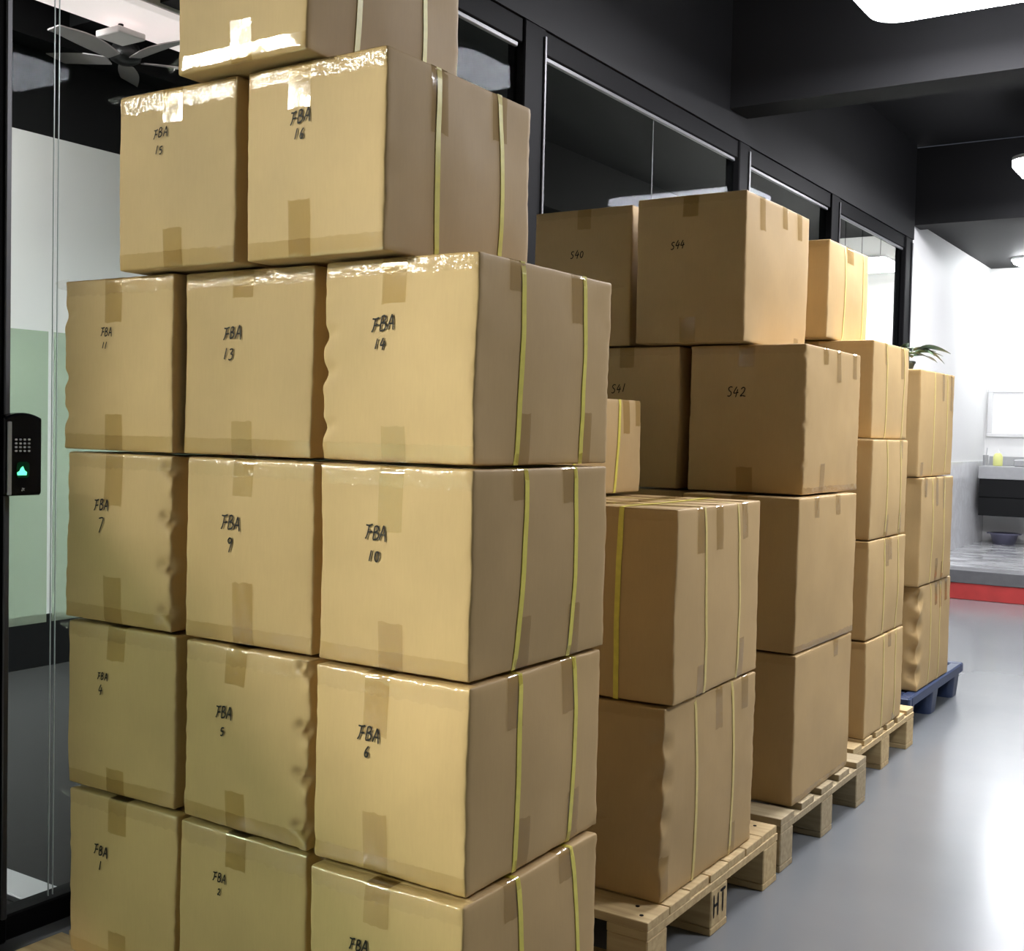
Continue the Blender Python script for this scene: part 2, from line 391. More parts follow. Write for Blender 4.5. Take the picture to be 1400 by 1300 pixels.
bay('window_3', 5.94, 7.30, [], 'narrow glass partition bay over the second row of pallets', True, post=(7.30, 7.46))
bay('window_4', 7.46, 9.06, [], 'last glass partition bay beside the white wall', True, post=(9.06, 9.24))

# ------------------------------------------------------------------ lamps
def panel_lamp(name, x0, x1, y0, y1, z, mat, label, group=None, r=.06, hang=CEIL, cat='ceiling lamp', th=.036):
    cx, cy = (x0 + x1) / 2, (y0 + y1) / 2
    root = empty(name, (cx, cy, z)); tag(root, label, cat, group)
    hx, hy = (x1 - x0) / 2, (y1 - y0) / 2
    MB().slab(rrect(-hx, hx, -hy, hy, r), th, th + .024).build('housing', M['lampframe'], root)
    MB().slab(rrect(-hx + .004, hx - .004, -hy + .004, hy - .004, r * .95), 0, th).build('diffuser', mat, root)
    if hang and hang - z > .1:
        for sx in (-.7, .7):
            for sy in (-.7, .7):
                MB().tube([(sx * hx, sy * hy, th + .01), (sx * hx, sy * hy, hang - z)], .003, 6).build('suspension_wire', M['frame'], root)
    return root
panel_lamp('panel_lamp', -1.54, -.34, 4.62, 5.22, 3.0, M['lamp_a'], 'large white panel lamp hung before the middle cross beam', 'aisle lamps', .13)
panel_lamp('panel_lamp', -1.54, -.34, 8.19, 8.79, 3.0, M['lamp_a'], 'white panel lamp hung before the beam over the red step', 'aisle lamps', .13)
panel_lamp('panel_lamp', .5, 1.1, 3.4, 4.0, 3.0, M['lamp_a'], 'white panel lamp hung over the open side of the aisle', 'aisle lamps', .13)
panel_lamp('panel_lamp', -5.8, -4.6, -2.6, -1.2, 3.0, M['lamp_l'], 'large panel lamp hung in the lobby outside the glass door', 'lobby lamps', th=.22)
panel_lamp('panel_lamp', -4.82, -4.60, .8, 2.6, 3.1, M['lamp_r'], 'long panel lamp inside the glazed room by the door', 'room lamps')
panel_lamp('panel_lamp', -3.75, -3.25, 11.5, 12.3, 2.92, M['lamp_r'], 'bright panel lamp seen through the last glass bay', 'room lamps')
# washroom lamp: shallow round dish
wl = empty('dish_lamp', (-1.95, 11.75, 2.90)); tag(wl, 'round ceiling lamp over the sink corner', 'ceiling lamp')
MB().lathe([(.20, 0), (.20, -.02), (.19, -.025)], 32).build('base_ring', M['lampframe'], wl)
MB().lathe([(.188, -.02), (.18, -.045), (.14, -.065), (.07, -.078), (.01, -.08)], 32).build('diffuser', M['lamp_w'], wl, True)

# ------------------------------------------------------------------ things inside the glazed room
dt = empty('glowing_duct', (-4.38, 3.0, 3.0)); tag(dt, 'long white duct under the dark ceiling of the room, glow added to its underside', 'ceiling lamp')
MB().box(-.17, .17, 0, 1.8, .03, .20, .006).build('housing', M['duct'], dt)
MB().box(-.168, .168, 0.002, 1.798, 0, .03, .003).build('diffuser', M['duct_glow'], dt)  # glowing underside added to a plain white duct, not a lamp
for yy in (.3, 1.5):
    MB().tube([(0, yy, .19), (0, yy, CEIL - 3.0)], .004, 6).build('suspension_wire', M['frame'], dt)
fan = empty('ceiling_fan', (-4.70, 3.76, 2.93)); tag(fan, 'ceiling fan with pale blades seen through the glass', 'fan')
MB().lathe([(.02, .08), (.06, .07), (.075, .03), (.07, .0), (.03, -.02), (.01, -.022)], 24).build('motor_housing', M['fan_d'], fan, True)
MB().tube([(0, 0, .08), (0, 0, CEIL - 2.93)], .014, 8).build('downrod', M['fan_d'], fan)
bv = []; bf = []
nn = 8
for i in range(nn + 1):
    t = i / nn; x = .08 + .40 * t; wd = .032 + .018 * math.sin(math.pi * min(1, t * 1.1)); zc = .012 * math.sin(t * 3)
    for s, zz in ((-1, -.003), (1, -.003), (1, .003), (-1, .003)):
        bv.append((x, s * wd, zc + zz + s * wd * .22))
for i in range(nn):
    for k in range(4):
        bf.append((i * 4 + k, i * 4 + (k + 1) % 4, i * 4 + 4 + (k + 1) % 4, i * 4 + 4 + k))
bf += [(3, 2, 1, 0), tuple(nn * 4 + k for k in range(4))]
b0 = mobj('blade', bv, bf, M['fan'], fan)
for k, a in enumerate((138, 66, 354, 282, 210)):
    o = b0 if k == 0 else share('blade', b0, fan)
    o.rotation_euler = (0, 0, math.radians(a))
jb = MB().box(-.08, .08, -.075, .075, -.03, 0, .004).build('junction_box', M['duct'], None, loc=(-4.46, 3.54, 2.96))
MB().tube([(0, 0, 0), (0, 0, .036)], .012, 8).build('conduit', M['frame'], jb)
tag(jb, 'small white square box under the white duct beside the fan', 'junction box')
ts = MB().box(-2.2, 0, -.05, .05, 0, .018, .003).build('floor_track', M['alu'], None, loc=(GX - .06, 1.80, .008))
tag(ts, 'metal floor track strip behind the glass by the door', 'floor track')

# access control terminal on the black post
dev = empty('access_terminal', (GX + .048, 1.622, 1.03)); tag(dev, 'black fingerprint keypad terminal on the glass partition post', 'access terminal')
MB().box(-.007, .0, -.040, .040, .004, .172, .002).build('mounting_plate', M['black'], dev)
out = []
W2, HT = .047, .180
for k in range(13):
    t = -1 + 2 * k / 12; out.append((t * W2, HT + .012 * (1 - t * t) - .006))
prof = [(-W2, 0.004), (-W2 + .004, 0), (W2 - .004, 0), (W2, .004)] + out[::-1]
v = []; n = len(prof)
for x in (.001, .026, .030):
    s = 1.0 if x < .029 else .95
    for (yy, zz) in prof: v.append((x, yy * s, .09 + (zz - .09) * s))
f = []
for i in range(2):
    for k in range(n): f.append((i * n + k, i * n + (k + 1) % n, (i + 1) * n + (k + 1) % n, (i + 1) * n + k))
f += [tuple(range(n))[::-1], tuple(2 * n + k for k in range(n))]
mobj('case', v, f, M['black'], dev)
MB().box(.0285, .0335, -.041, -.031, .002, .166, .0015).build('silver_strip', M['silver'], dev)
k0 = MB().slab(rrect(-.0030, .0030, -.0022, .0022, .0018, 4), 0, .0016)
k0.v = [Vector((p.z, p.x, p.y)) for p in k0.v]
kp = None
for r in range(4):
    for c in range(4):
        loc = (.0302, -.0195 + c * .0108, .126 - r * .0085)
        if kp is None:
            kp = k0.build('key', M['key'], dev, loc=loc)
        else:
            share('key', kp, dev, loc)
sb = MB().slab(rrect(-.016, .016, -.018, .018, .008), 0, .0012); sb.v = [Vector((p.z, p.x, p.y)) for p in sb.v]
sn = sb.build('sensor_lens', M['green_dim'], dev, loc=(.0302, -.002, .058))
gl = MB().slab([(-.011, -.010), (.011, -.010), (.012, -.003), (.006, .001), (.002, .010), (-.003, .006), (-.006, .0), (-.012, -.004)], 0, .0012)
gl.v = [Vector((p.z, p.x, p.y)) for p in gl.v]
gl.build('sensor_light', M['green'], sn, loc=(.0014, -.003, -.002))

# ------------------------------------------------------------------ handwriting strokes
GLY = {
 'F': [[(.02, .86), (.30, .84), (.60, .93)], [(.30, .85), (.27, .50), (.20, .15), (.08, -.06)], [(.26, .40), (.45, .42), (.62, .45)]],
 'B': [[(.14, .90), (.12, .50), (.10, .02)], [(.10, .88), (.34, .95), (.46, .80), (.38, .60), (.14, .50)], [(.16, .50), (.44, .46), (.54, .26), (.40, .06), (.08, .0)]],
 'A': [[(.02, .0), (.18, .55), (.30, 1.0)], [(.30, 1.0), (.44, .55), (.56, -.08)], [(.12, .36), (.34, .38), (.52, .34)]],
 'S': [[(.52, .92), (.30, .96), (.12, .80), (.20, .58), (.42, .42), (.44, .16), (.26, .0), (.06, .06)]],
 'H': [[(.08, 1), (.08, 0)], [(.52, 1), (.52, 0)], [(.08, .52), (.52, .52)]],
 'T': [[(.0, 1), (.60, 1)], [(.30, 1), (.30, 0)]],
 'Z': [[(.05, .95), (.55, .95), (.05, .05), (.55, .05)]],
 'K': [[(.1, 1), (.1, 0)], [(.55, 1), (.12, .45), (.58, 0)]],
 '0': [[(.30, .95), (.12, .70), (.12, .28), (.30, .04), (.48, .25), (.50, .70), (.32, .96)]],
 '1': [[(.36, 1.0), (.28, .5), (.20, .0)]],
 '2': [[(.10, .74), (.28, .94), (.48, .82), (.40, .46), (.10, .08), (.34, .12), (.64, .04)]],
 '3': [[(.10, .90), (.40, .96), (.46, .76), (.24, .54)], [(.24, .54), (.50, .44), (.50, .16), (.26, .0), (.06, .08)]],
 '4': [[(.34, 1.0), (.16, .62), (.08, .34), (.34, .36), (.60, .42)], [(.46, .74), (.40, .30), (.34, -.1)]],
 '5': [[(.18, .92), (.56, .98)], [(.20, .92), (.14, .54), (.40, .56), (.50, .30), (.34, .04), (.08, .06)]],
 '6': [[(.44, 1.0), (.22, .66), (.12, .30), (.24, .04), (.46, .12), (.46, .38), (.26, .44), (.14, .30)]],
 '7': [[(.06, .84), (.34, .90), (.52, .88)], [(.52, .88), (.40, .45), (.24, -.1)]],
 '9': [[(.48, .86), (.28, .96), (.12, .78), (.26, .58), (.46, .72), (.48, .86)], [(.48, .86), (.42, .42), (.28, -.06)]],
}
def smooth_line(pts, k=5):
    if len(pts) < 3: return [tuple(Vector((*pts[0], 0)).lerp(Vector((*pts[1], 0)), t / k)[:2]) for t in range(k + 1)]
    out = []
    P = [pts[0]] + list(pts) + [pts[-1]]
    for i in range(1, len(P) - 2):
        for j in range(k):
            t = j / k
            o = []
            for a in (0, 1):
                p0, p1, p2, p3 = P[i - 1][a], P[i][a], P[i + 1][a], P[i + 2][a]
                o.append(.5 * (2 * p1 + (p2 - p0) * t + (2 * p0 - 5 * p1 + 4 * p2 - p3) * t * t + (3 * p1 - p0 - 3 * p2 + p3) * t ** 3))
            out.append(tuple(o))
    out.append(pts[-1]); return out
def strokes(text, cx, cz, h, slant=.10, rise=.0, rnd=None, adv=.68):
    n = len(text); wtot = (n * adv - .08) * h; S = []
    for i, ch in enumerate(text):
        j = (rnd.uniform(-.04, .04), rnd.uniform(-.05, .05), rnd.uniform(.92, 1.06)) if rnd else (0, 0, 1)
        for st in GLY[ch]:
            S.append([(cx - wtot / 2 + (i * adv + (x + j[0]) * j[2]) * h + slant * y * h, cz - h / 2 + (y + j[1]) * h * j[2] + rise * (i - (n - 1) / 2) * h) for x, y in smooth_line(st)])
    return S
def ribbon(S, width, mapf):
    v = []; f = []
    for st in S:
        b = len(v); n = len(st)
        for i, p in enumerate(st):
            a = Vector((*st[max(i - 1, 0)], 0)); c = Vector((*st[min(i + 1, n - 1)], 0)); t = (c - a)
            t = t.normalized() if t.length > 1e-9 else Vector((1, 0, 0))
            nrm = Vector((-t.y, t.x, 0)) * width * .5 * (1.0 if 0 < i < n - 1 else .55)
            v.append(mapf(p[0] + nrm.x, p[1] + nrm.y)); v.append(mapf(p[0] - nrm.x, p[1] - nrm.y))
        for i in range(n - 1): f.append((b + 2 * i, b + 2 * i + 1, b + 2 * i + 3, b + 2 * i + 2))
    return v, f
v, f = ribbon(strokes('ZK', 0, 0, .006), .0012, lambda x, z: (0, x, z))
mobj('logo', v, f, M['key'], dev, loc=(.0304, -.001, .014))

# ------------------------------------------------------------------ cartons
class Carton:
    def __init__(s, name, xr, yf, z, W, D, H, rot, label, group, mat='card', bulge=.006, seed=0, crush=1.0, dents=()):
        H -= .0055; z += .0025; s.W, s.D, s.H = W, D, H; s.r = .004; s.bulge = bulge; s.seed = seed; s.crush = crush
        c, sn = math.cos(rot), math.sin(rot)
        cx = xr + c * (-W / 2) - sn * (D / 2); cy = yf + sn * (-W / 2) + c * (D / 2)
        s.root = empty('cardboard_carton', (cx, cy, z), rot); tag(s.root, label, 'carton', group)
        s.rnd = random.Random(seed)
        s.dents = [(Vector(d[0]), d[1], Vector(d[2])) for d in dents]
        s.body(M[mat])
    def surf(s, p, off=0.0):
        W, D, H, r = s.W, s.D, s.H, s.r
        p = Vector(p)
        q = Vector((max(-W / 2 + r, min(W / 2 - r, p.x)), max(-D / 2 + r, min(D / 2 - r, p.y)), max(r, min(H - r, p.z))))
        d = p - q; n = d.normalized() if d.length > 1e-9 else Vector((0, 0, 1))
        o = q + n * r
        x, y, z = p.x / (W / 2), p.y / (D / 2), p.z / (H / 2) - 1
        b = s.bulge
        o.x += (b if x > 0 else -b) * abs(x) ** 6 * (1 - y * y) * (1 - z * z)
        o.y += (b if y > 0 else -b) * abs(y) ** 6 * (1 - x * x) * (1 - z * z)
        if z > .5: o.z -= .003 * (1 - x * x) * (1 - y * y)
        sd = Vector((s.seed * 3.17, s.seed * 1.31, s.seed * 7.7))
        nv = noise.noise_vector(p * 5 + sd) * .0035 + noise.noise_vector(p * 17 + sd) * .0011
        ew = sorted((abs(x), abs(y), abs(z)))[1]
        ew = max(0, (ew - .86) / .14)
        nv += noise.noise_vector(p * 70 + sd) * .0016 * ew * s.crush
        nv.z *= .25
        o += nv
        for c, rad, vec in s.dents:
            t = (p - c).length / rad
            if t < 1: o += vec * (1 - t * t) ** 2
        return o + n * off
    def coords(s, L, n):
        r = s.r
        a = [0, r * .35, r, r * 3]; m = [r * 3 + (L - 6 * r) * k / n for k in range(1, n)]
        return a + m + [L - r * 3, L - r, L - r * .35, L]
    def body(s, mat):
        W, D, H = s.W, s.D, s.H
        dense = bool(s.dents)
        xs = [c - W / 2 for c in s.coords(W, 36 if dense else 14)]; ys = [c - D / 2 for c in s.coords(D, 24 if dense else 16)]; zs = s.coords(H, 52 if dense else 18)
        v = []; f = []; idx = {}
        def vid(p):
            k = (round(p[0], 6), round(p[1], 6), round(p[2], 6))
            if k not in idx: idx[k] = len(v); v.append(s.surf(p))
            return idx[k]
        def grid(A, Bc, fn, flip):
            for i in range(len(A) - 1):
                for j in range(len(Bc) - 1):
                    q = [vid(fn(A[i], Bc[j])), vid(fn(A[i + 1], Bc[j])), vid(fn(A[i + 1], Bc[j + 1])), vid(fn(A[i], Bc[j + 1]))]
                    f.append(q[::-1] if flip else q)
        grid(xs, zs, lambda a, b: (a, -D / 2, b), False); grid(xs, zs, lambda a, b: (a, D / 2, b), True)
        grid(ys, zs, lambda a, b: (W / 2, a, b), False); grid(ys, zs, lambda a, b: (-W / 2, a, b), True)
        grid(xs, ys, lambda a, b: (a, b, H), False); grid(xs, ys, lambda a, b: (a, b, 0), True)
        s.bodyobj = mobj('body', v, f, mat, s.root, True)
    def patch(s, name, rows, mat, off, wr=0.0, wf=60.0):
        """rows: lists of points on the box surface; a thin sheet lying on the skin of the carton"""
        v = []; f = []; n = len(rows[0]); sd = Vector((s.seed, 5.5, s.seed * 2.0))
        for row in rows:
            for p in row:
                k = off + (abs(noise.noise(Vector(p) * wf + sd)) * wr if wr else 0)
                v.append(s.surf(p, k))
        for i in range(len(rows) - 1):
            for j in range(n - 1): f.append((i * n + j, i * n + j + 1, (i + 1) * n + j + 1, (i + 1) * n + j))
        return mobj(name, v, f, mat, s.root, True)
    def over(s, side, edge, a, b, d0, d1, nu, nv, jag=0.0):
        """rows of surface points lapping over an edge: d0 on the upright face, d1 on the top or bottom face"""
        W, D, H = s.W, s.D, s.H; rows = []
        for i in range(nu + 1):
            t = a + (b - a) * i / nu; row = []
            dd = d0 * (1 + jag * s.rnd.uniform(-1, 1))
            ds = [(-dd + dd * k / nv) for k in range(nv)] + [0] + ([d1 * k / 3 for k in range(1, 4)] if d1 > 0 else [])
            for q in ds:
                if edge == 'top': z = H + min(q, 0)
                else: z = -min(q, 0)
                inn = max(q, 0)
                if side == 'F': p = (t, -D / 2 + inn, z)
                elif side == 'R': p = (W / 2 - inn, t, z)
                elif side == 'B': p = (t, D / 2 - inn, z)
                row.append(p)
            rows.append(row)
        return rows
    def edge_tape(s, side, edge, w, wr=.0014, jag=.10, span=None):
        L = s.W if side in 'FB' else s.D
        a, b = span or (-L / 2 + .001, L / 2 - .001)
        o = s.patch('edge_tape', s.over(side, edge, a, b, w, .025 if edge == 'top' else 0, 44, 6, jag), M['tape_w' if edge == 'top' else 'tape_b'], .0007, wr, 75)
        o['label'] = 'wrinkled clear packing tape along the edge'
    def tab(s, side, edge, c, w, l, tilt=0.0, wr=.0003):
        rows = s.over(side, edge, c - w / 2, c + w / 2, l, .03 if edge == 'top' else 0, 6, 8, .02)
        s.patch('tape_tab', rows, M['tape'], .0013, wr, 40)
    def seam_tape(s, c=0.0, w=.048):
        D, H = s.D, s.H
        rows = [[(c - w / 2 + w * i / 4, -D / 2 + .001 + (D - .002) * k / 20, H) for k in range(21)] for i in range(5)]
        s.patch('seam_tape', rows, M['tape'], .0010, .0003, 40)
    def strap(s, y0, y1=None, w=.0125, mat='strap', bow=.006, off=.0016):
        """strap around the carton in the plane across its length; y0 at the top, y1 at the foot of the sides"""
        y1 = y0 if y1 is None else y1; W, H = s.W, s.H
        path = []
        n = 16
        for k in range(n): path.append((W / 2, H - H * k / n))
        for k in range(10): path.append((W / 2 - W * k / 10, 0))
        for k in range(n): path.append((-W / 2, H * k / n))
        for k in range(10): path.append((-W / 2 + W * k / 10, H))
        v = []; f = []; m = len(path); ph = s.rnd.uniform(0, 6)
        for (x, z) in path:
            t = 1 - z / H
            y = y0 + (y1 - y0) * t + bow * math.sin(t * math.pi) * math.sin(ph)
            for (dy, of) in ((-w / 2, off - .001), (-w / 2, off), (w / 2, off), (w / 2, off - .001)):
                v.append(s.surf((x, y + dy, z), of))
        for i in range(m):
            j = (i + 1) % m
            for k in range(4): f.append((i * 4 + k, j * 4 + k, j * 4 + (k + 1) % 4, i * 4 + (k + 1) % 4))
        mobj('strap', v, f, M[mat], s.root)
    def strap_long(s, x0, x1=None, w=.0125, mat='strap', off=.0028):
        x1 = x0 if x1 is None else x1; D, H = s.D, s.H; path = []
        n = 14
        for k in range(n): path.append((-D / 2, H * k / n))
        for k in range(14): path.append((-D / 2 + D * k / 14, H))
        for k in range(n): path.append((D / 2, H - H * k / n))
        for k in range(14): path.append((D / 2 - D * k / 14, 0))
        v = []; f = []; m = len(path)
        for (y, z) in path:
            x = x0 + (x1 - x0) * (1 - z / H)
            for (dx, of) in ((-w / 2, off - .001), (-w / 2, off), (w / 2, off), (w / 2, off - .001)):
                v.append(s.surf((x + dx, y, z), of))
        for i in range(m):
            j = (i + 1) % m
            for k in range(4): f.append((i * 4 + k, j * 4 + k, j * 4 + (k + 1) % 4, i * 4 + (k + 1) % 4))
        mobj('strap', v, f, M[mat], s.root)
    def write(s, lines, width=.0042):
        S = []
        for (text, cx, cz, h, rise) in lines: S += strokes(text, cx, cz, h, .12, rise, s.rnd)
        v, f = ribbon(S, width, lambda x, z: s.surf((x, -s.D / 2, z), .0020))
        o = mobj('handwriting', v, f, M['ink'], s.root); o['label'] = 'black marker handwriting'
    def flap(s, corner, vec, size=.022):
        """torn end of tape sticking out at a corner"""
        c = s.surf(corner); vec = Vector(vec).normalized(); up = Vector((0, 0, 1)); rows = 5
        v = []; f = []
        for i in range(rows):
            t = i / (rows - 1)
            for j in range(4):
                q = j / 3 - .5
                v.append(c + vec * size * (t * 1.2 - .15) + up * q * size * (1.0 - .55 * t) + Vector((0, 1, 0)) * (.004 * math.sin(3 * t + 5 * q)))
        for i in range(rows - 1):
            for j in range(3): f.append((i * 4 + j, i * 4 + j + 1, i * 4 + 5 + j, i * 4 + 4 + j))
        mobj('tape_end', v, f, M['tape_w'], s.root, True)

def edge_dents(W, D, H, side, fr, depth=.010, rad=.020):
    """crushed notches along the front vertical edge"""
    x = W / 2 if side == 'R' else -W / 2
    sx = -1 if side == 'R' else 1
    out = []
    for t in fr:
        out.append(((x, -D / 2, H * t), rad, (sx * depth, depth * .8, 0)))
        out.append(((x + sx * .020, -D / 2, H * t + .006), rad * .8, (0, depth * .75, 0)))
        out.append(((x + sx * .004, -D / 2, H * t - .030), rad, (-sx * depth * .25, -depth * .3, 0)))
    return out

# --- first stack: numbered cartons, five layers and one on top
GA = 'hand-numbered strapped cartons on the first pallet'
ROWZ = [.150, .4805, .8095, 1.1425, 1.4790, 1.8055]
ROWH = [.3303, .3288, .3328, .3363, .3263, .330]
# key: xr, yf, row, W, D, rot, text lines, straps, front tabs, extras
A = {
 3: (-1.0044, 1.4393, 0, .3076, .4203, .0054, 'third in the lowest row at its strapped end'),
 6: (-1.0169, 1.4612, 1, .3079, .4220, .0079, ''), 10: (-1.0262, 1.4716, 2, .3080, .4218, -.0083, ''),
 14: (-1.0427, 1.4963, 3, .3122, .4253, -.0082, ''), 13: (-1.3893, 1.5066, 3, .3152, .4203, .0073, ''),
 11: (-1.7160, 1.4871, 3, .3132, .4203, .0064, ''), 9: (-1.3574, 1.4814, 2, .3098, .4203, .0032, ''),
 7: (-1.7117, 1.4831, 2, .3047, .4203, .0017, ''), 5: (-1.3499, 1.4685, 1, .3078, .4203, -.0187, ''),
 4: (-1.6908, 1.4795, 1, .3061, .4203, .0157, ''), 1: (-1.6701, 1.4687, 0, .3055, .4203, .0143, ''),
 2: (-1.3437, 1.4628, 0, .3108, .4203, -.0009, ''), 15: (-1.5304, 1.4583, 4, .3014, .4203, .0149, ''),
 16: (-1.1978, 1.4577, 4, .3077, .4212, -.0061, ''), 17: (-1.3372, 1.4266, 5, .3029, .4176, .0112, ''),
}
TXT = {15: ((-.035, .243, .027), (-.038, .212, .020)), 16: ((-.026, .231, .034), (-.027, .202, .024)), 11: ((-.030, .229, .024), (-.034, .203, .017)),
 13: ((-.033, .220, .034), (-.042, .182, .027)), 14: ((-.027, .226, .037), (-.034, .192, .024)), 7: ((-.042, .228, .033), (-.044, .189, .038)),
 9: ((-.034, .216, .037), (-.037, .178, .036)), 10: ((-.034, .220, .034), (-.036, .183, .026)), 4: ((-.045, .226, .022), (-.051, .199, .024)),
 5: ((-.044, .208, .031), (-.047, .173, .022)), 6: ((-.037, .227, .034), (-.038, .198, .026)), 1: ((-.054, .221, .030), (-.056, .190, .024)),
 2: ((-.049, .244, .026), (-.049, .218, .018)), 3: ((-.043, .222, .030), None)}
RISE = {16: .06, 14: .04, 13: -.02, 9: -.05, 10: -.04, 5: -.03, 6: -.04, 1: -.05, 2: -.04, 15: .05}
LAB = {1: 'carton numbered 1 in black marker, lowest row beside the glass', 2: 'carton numbered 2 in black marker, middle of the lowest row',
 3: 'carton with two yellow straps directly under carton 6, on the pallet', 17: 'topmost carton of the numbered stack, no number, resting on cartons 15 and 16'}
SIDE = {14: ((-.088, -.097), (.112, .119)), 10: ((-.064, -.084), (.100, .082)), 6: ((-.066, -.075), (.111, .101)), 3: ((-.059, -.040), (.116, .150)),
 16: ((-.076, -.073), (.107, .115)), 17: ((-.089, -.091), (.097, .096))}
EXTRA = {}
for k, (xr, yf, row, W, D, rot, _) in A.items():
    H = ROWH[row]; dn = []
    if k == 7: dn = edge_dents(W, D, H, 'R', (.90, .62, .36, .10), .012)
    if k == 5: dn = edge_dents(W, D, H, 'R', (.93, .62, .37, .10), .013)
    if k == 14: dn = edge_dents(W, D, H, 'L', (.62, .43, .16), .0048)
    if k == 11: dn = edge_dents(W, D, H, 'L', (.78, .42, .2), .0045)
    lab = LAB.get(k, 'carton numbered %d in black marker' % k + {4: ', second row beside the glass', 5: ', crushed edge, second row middle', 6: ', two yellow straps, second row from the floor',
        7: ', crushed edge, third row beside the glass', 9: ', third row middle', 10: ', two yellow straps, third row', 11: ', fourth row beside the glass',
        13: ', fourth row middle', 14: ', two yellow straps, end of the fourth row', 15: ', shiny tape on top edge, fifth row', 16: ', two yellow straps, fifth row'}.get(k, ''))
    c = Carton('c', xr, yf, ROWZ[row], W, D, H, rot, lab, GA, 'card', .004 if (row > 2 or k < 3) else .007, k, 1.2 if row < 3 else .9, dn)
    rn = c.rnd
    c.edge_tape('F', 'top', .030 + rn.uniform(-.004, .006), .0022 if row < 3 else .0014)
    c.edge_tape('F', 'bottom', .030, .0008, .035)
    ctr = {15: -.006, 16: -.030, 17: 0, 14: -.007, 13: -.010, 6: -.024, 10: -.004, 9: -.008, 5: -.02}.get(k, -.01)
    c.seam_tape(ctr)
    c.tab('F', 'top', ctr, .050, {15: .062, 13: .050, 16: .075, 10: .105, 6: .10, 11: .085, 14: .075, 2: .06, 7: .10}.get(k, .065))
    c.tab('F', 'bottom', ctr + .004, .050, {16: .095, 10: .078, 9: .110, 6: .10, 7: .090, 14: .058, 13: .062, 5: .07, 4: .05}.get(k, .07))
    for (a, b) in SIDE.get(k, ((-.09, -.09), (.10, .10))):
        c.strap(a, b)
    if k in (16, 14, 10, 6, 3, 17):
        c.tab('R', 'top', SIDE[k][0][0] + (-.0 if k == 16 else -.018), .046, {16: .11, 14: .05, 10: .05, 6: .085, 3: .06}.get(k, .05))
        c.tab('R', 'top', SIDE[k][1][0] - (0 if k == 16 else .022), .046, {16: .085, 14: .085, 10: .06, 6: .09, 3: .05}.get(k, .05))
        if k in (10, 6, 14):
            c.tab('R', 'bottom', SIDE[k][0][1] + .02, .040, .085)
            c.tab('R', 'bottom', SIDE[k][1][1] + .012, .040, .09)
    if k in TXT:
        a, b = TXT[k]; ln = [('FBA', a[0], a[1], a[2] * .68, RISE.get(k, 0))]
        if b: ln.append((str(k), b[0], b[1], b[2] * .75, 0))
        c.write(ln, .0023 if a[2] < .028 else .0028)
    if k in (15, 11, 4, 1): c.flap((-W / 2, -D / 2, H - .012), (-1, -.2, 0), .024)
    if k in (14, 6): c.flap((W / 2, D / 2, (H - .006) if k == 14 else .02), (1, .3, 0), .022)
    if k == 17: c.flap((-W / 2, -D / 2, .02), (-1, .1, -.3), .028)

# --- further stacks
def stack_carton(key, xr, yf, z, W, D, H, rot, label, group, mat='card', straps=(), smat='strap_t', tabs=(), btabs=(), front=True, text=None, bulge=.005, dents=(), seed=0, edge_side=False, ftab=0.0):
    c = Carton('c', xr, yf, z, W, D, H, rot, label, group, mat, bulge, seed, .9, dents)
    if front:
        c.edge_tape('F', 'top', .026, .0014); c.tab('F', 'top', ftab, .050, .065); c.tab('F', 'bottom', ftab, .050, .075)
    c.seam_tape(ftab)
    if edge_side: c.edge_tape('R', 'bottom', .02, .0016)
    for q in straps:
        c.strap(*(q if isinstance(q, tuple) else (q,)), mat=smat, w=.012)
    for (y, l) in tabs: c.tab('R', 'top', y, .042, l)
    for (y, l) in btabs: c.tab('R', 'bottom', y, .042, l)
    if text: c.write([text], .0031)
    return c

GB = 'strapped cartons on the second pallet'
b1 = stack_carton('B1', -1.117, 2.3652, .15, .45, .5306, .4441, -.0058, 'lower carton of two strapped cartons, standing on the stamped wooden pallet', GB, straps=((-.108, -.093), (.113, .122)), tabs=((.03, .10), (.19, .08)), btabs=((-.25, .10), (.13, .08)), seed=31,
     dents=edge_dents(.45, .5306, .4441, 'R', (.8, .62, .42, .2), .008, .035))
b2 = stack_carton('B2', -1.1052, 2.3771, .5941, .45, .5324, .4432, .0236, 'carton with straps crossing on its visible top, above the stamped pallet', GB, straps=((-.109, -.09), (.102, .122)), smat='strap_t', tabs=((-.135, .105), (-.02, .105), (.15, .09)), btabs=((-.12, .07), (.14, .10)), seed=32, bulge=.006)
b2.strap_long(.088, .085, mat='strap')
for yy in (-.16, -.02, .16):
    W, D, H = b2.W, b2.D, b2.H
    b2.patch('tape_tab', [[(-W / 2 + .01 + (W - .02) * k / 14, yy - .018 + .036 * i / 3, H) for k in range(15)] for i in range(4)], M['tape'], .0012, .0003, 40)
stack_carton('B1L', -1.60, 2.36, .15, .45, .53, .4441, .004, 'lower hidden carton of the second pallet, next to the glass', GB, straps=(-.1, .11), seed=33)
stack_carton('B2L', -1.60, 2.37, .5941, .45, .53, .4432, -.004, 'upper hidden carton of the second pallet, next to the glass', GB, straps=(-.1, .11), seed=34)
stack_carton('B3L', -1.463, 2.365, 1.040, .45, .53, .253, 0, 'flat carton with a yellow strap peeking out behind the numbered stack', GB, straps=((-.10, -.105), (.135, .12)), smat='strap', tabs=((-.16, .06), (.17, .09), (.25, .07)), seed=35, front=False)

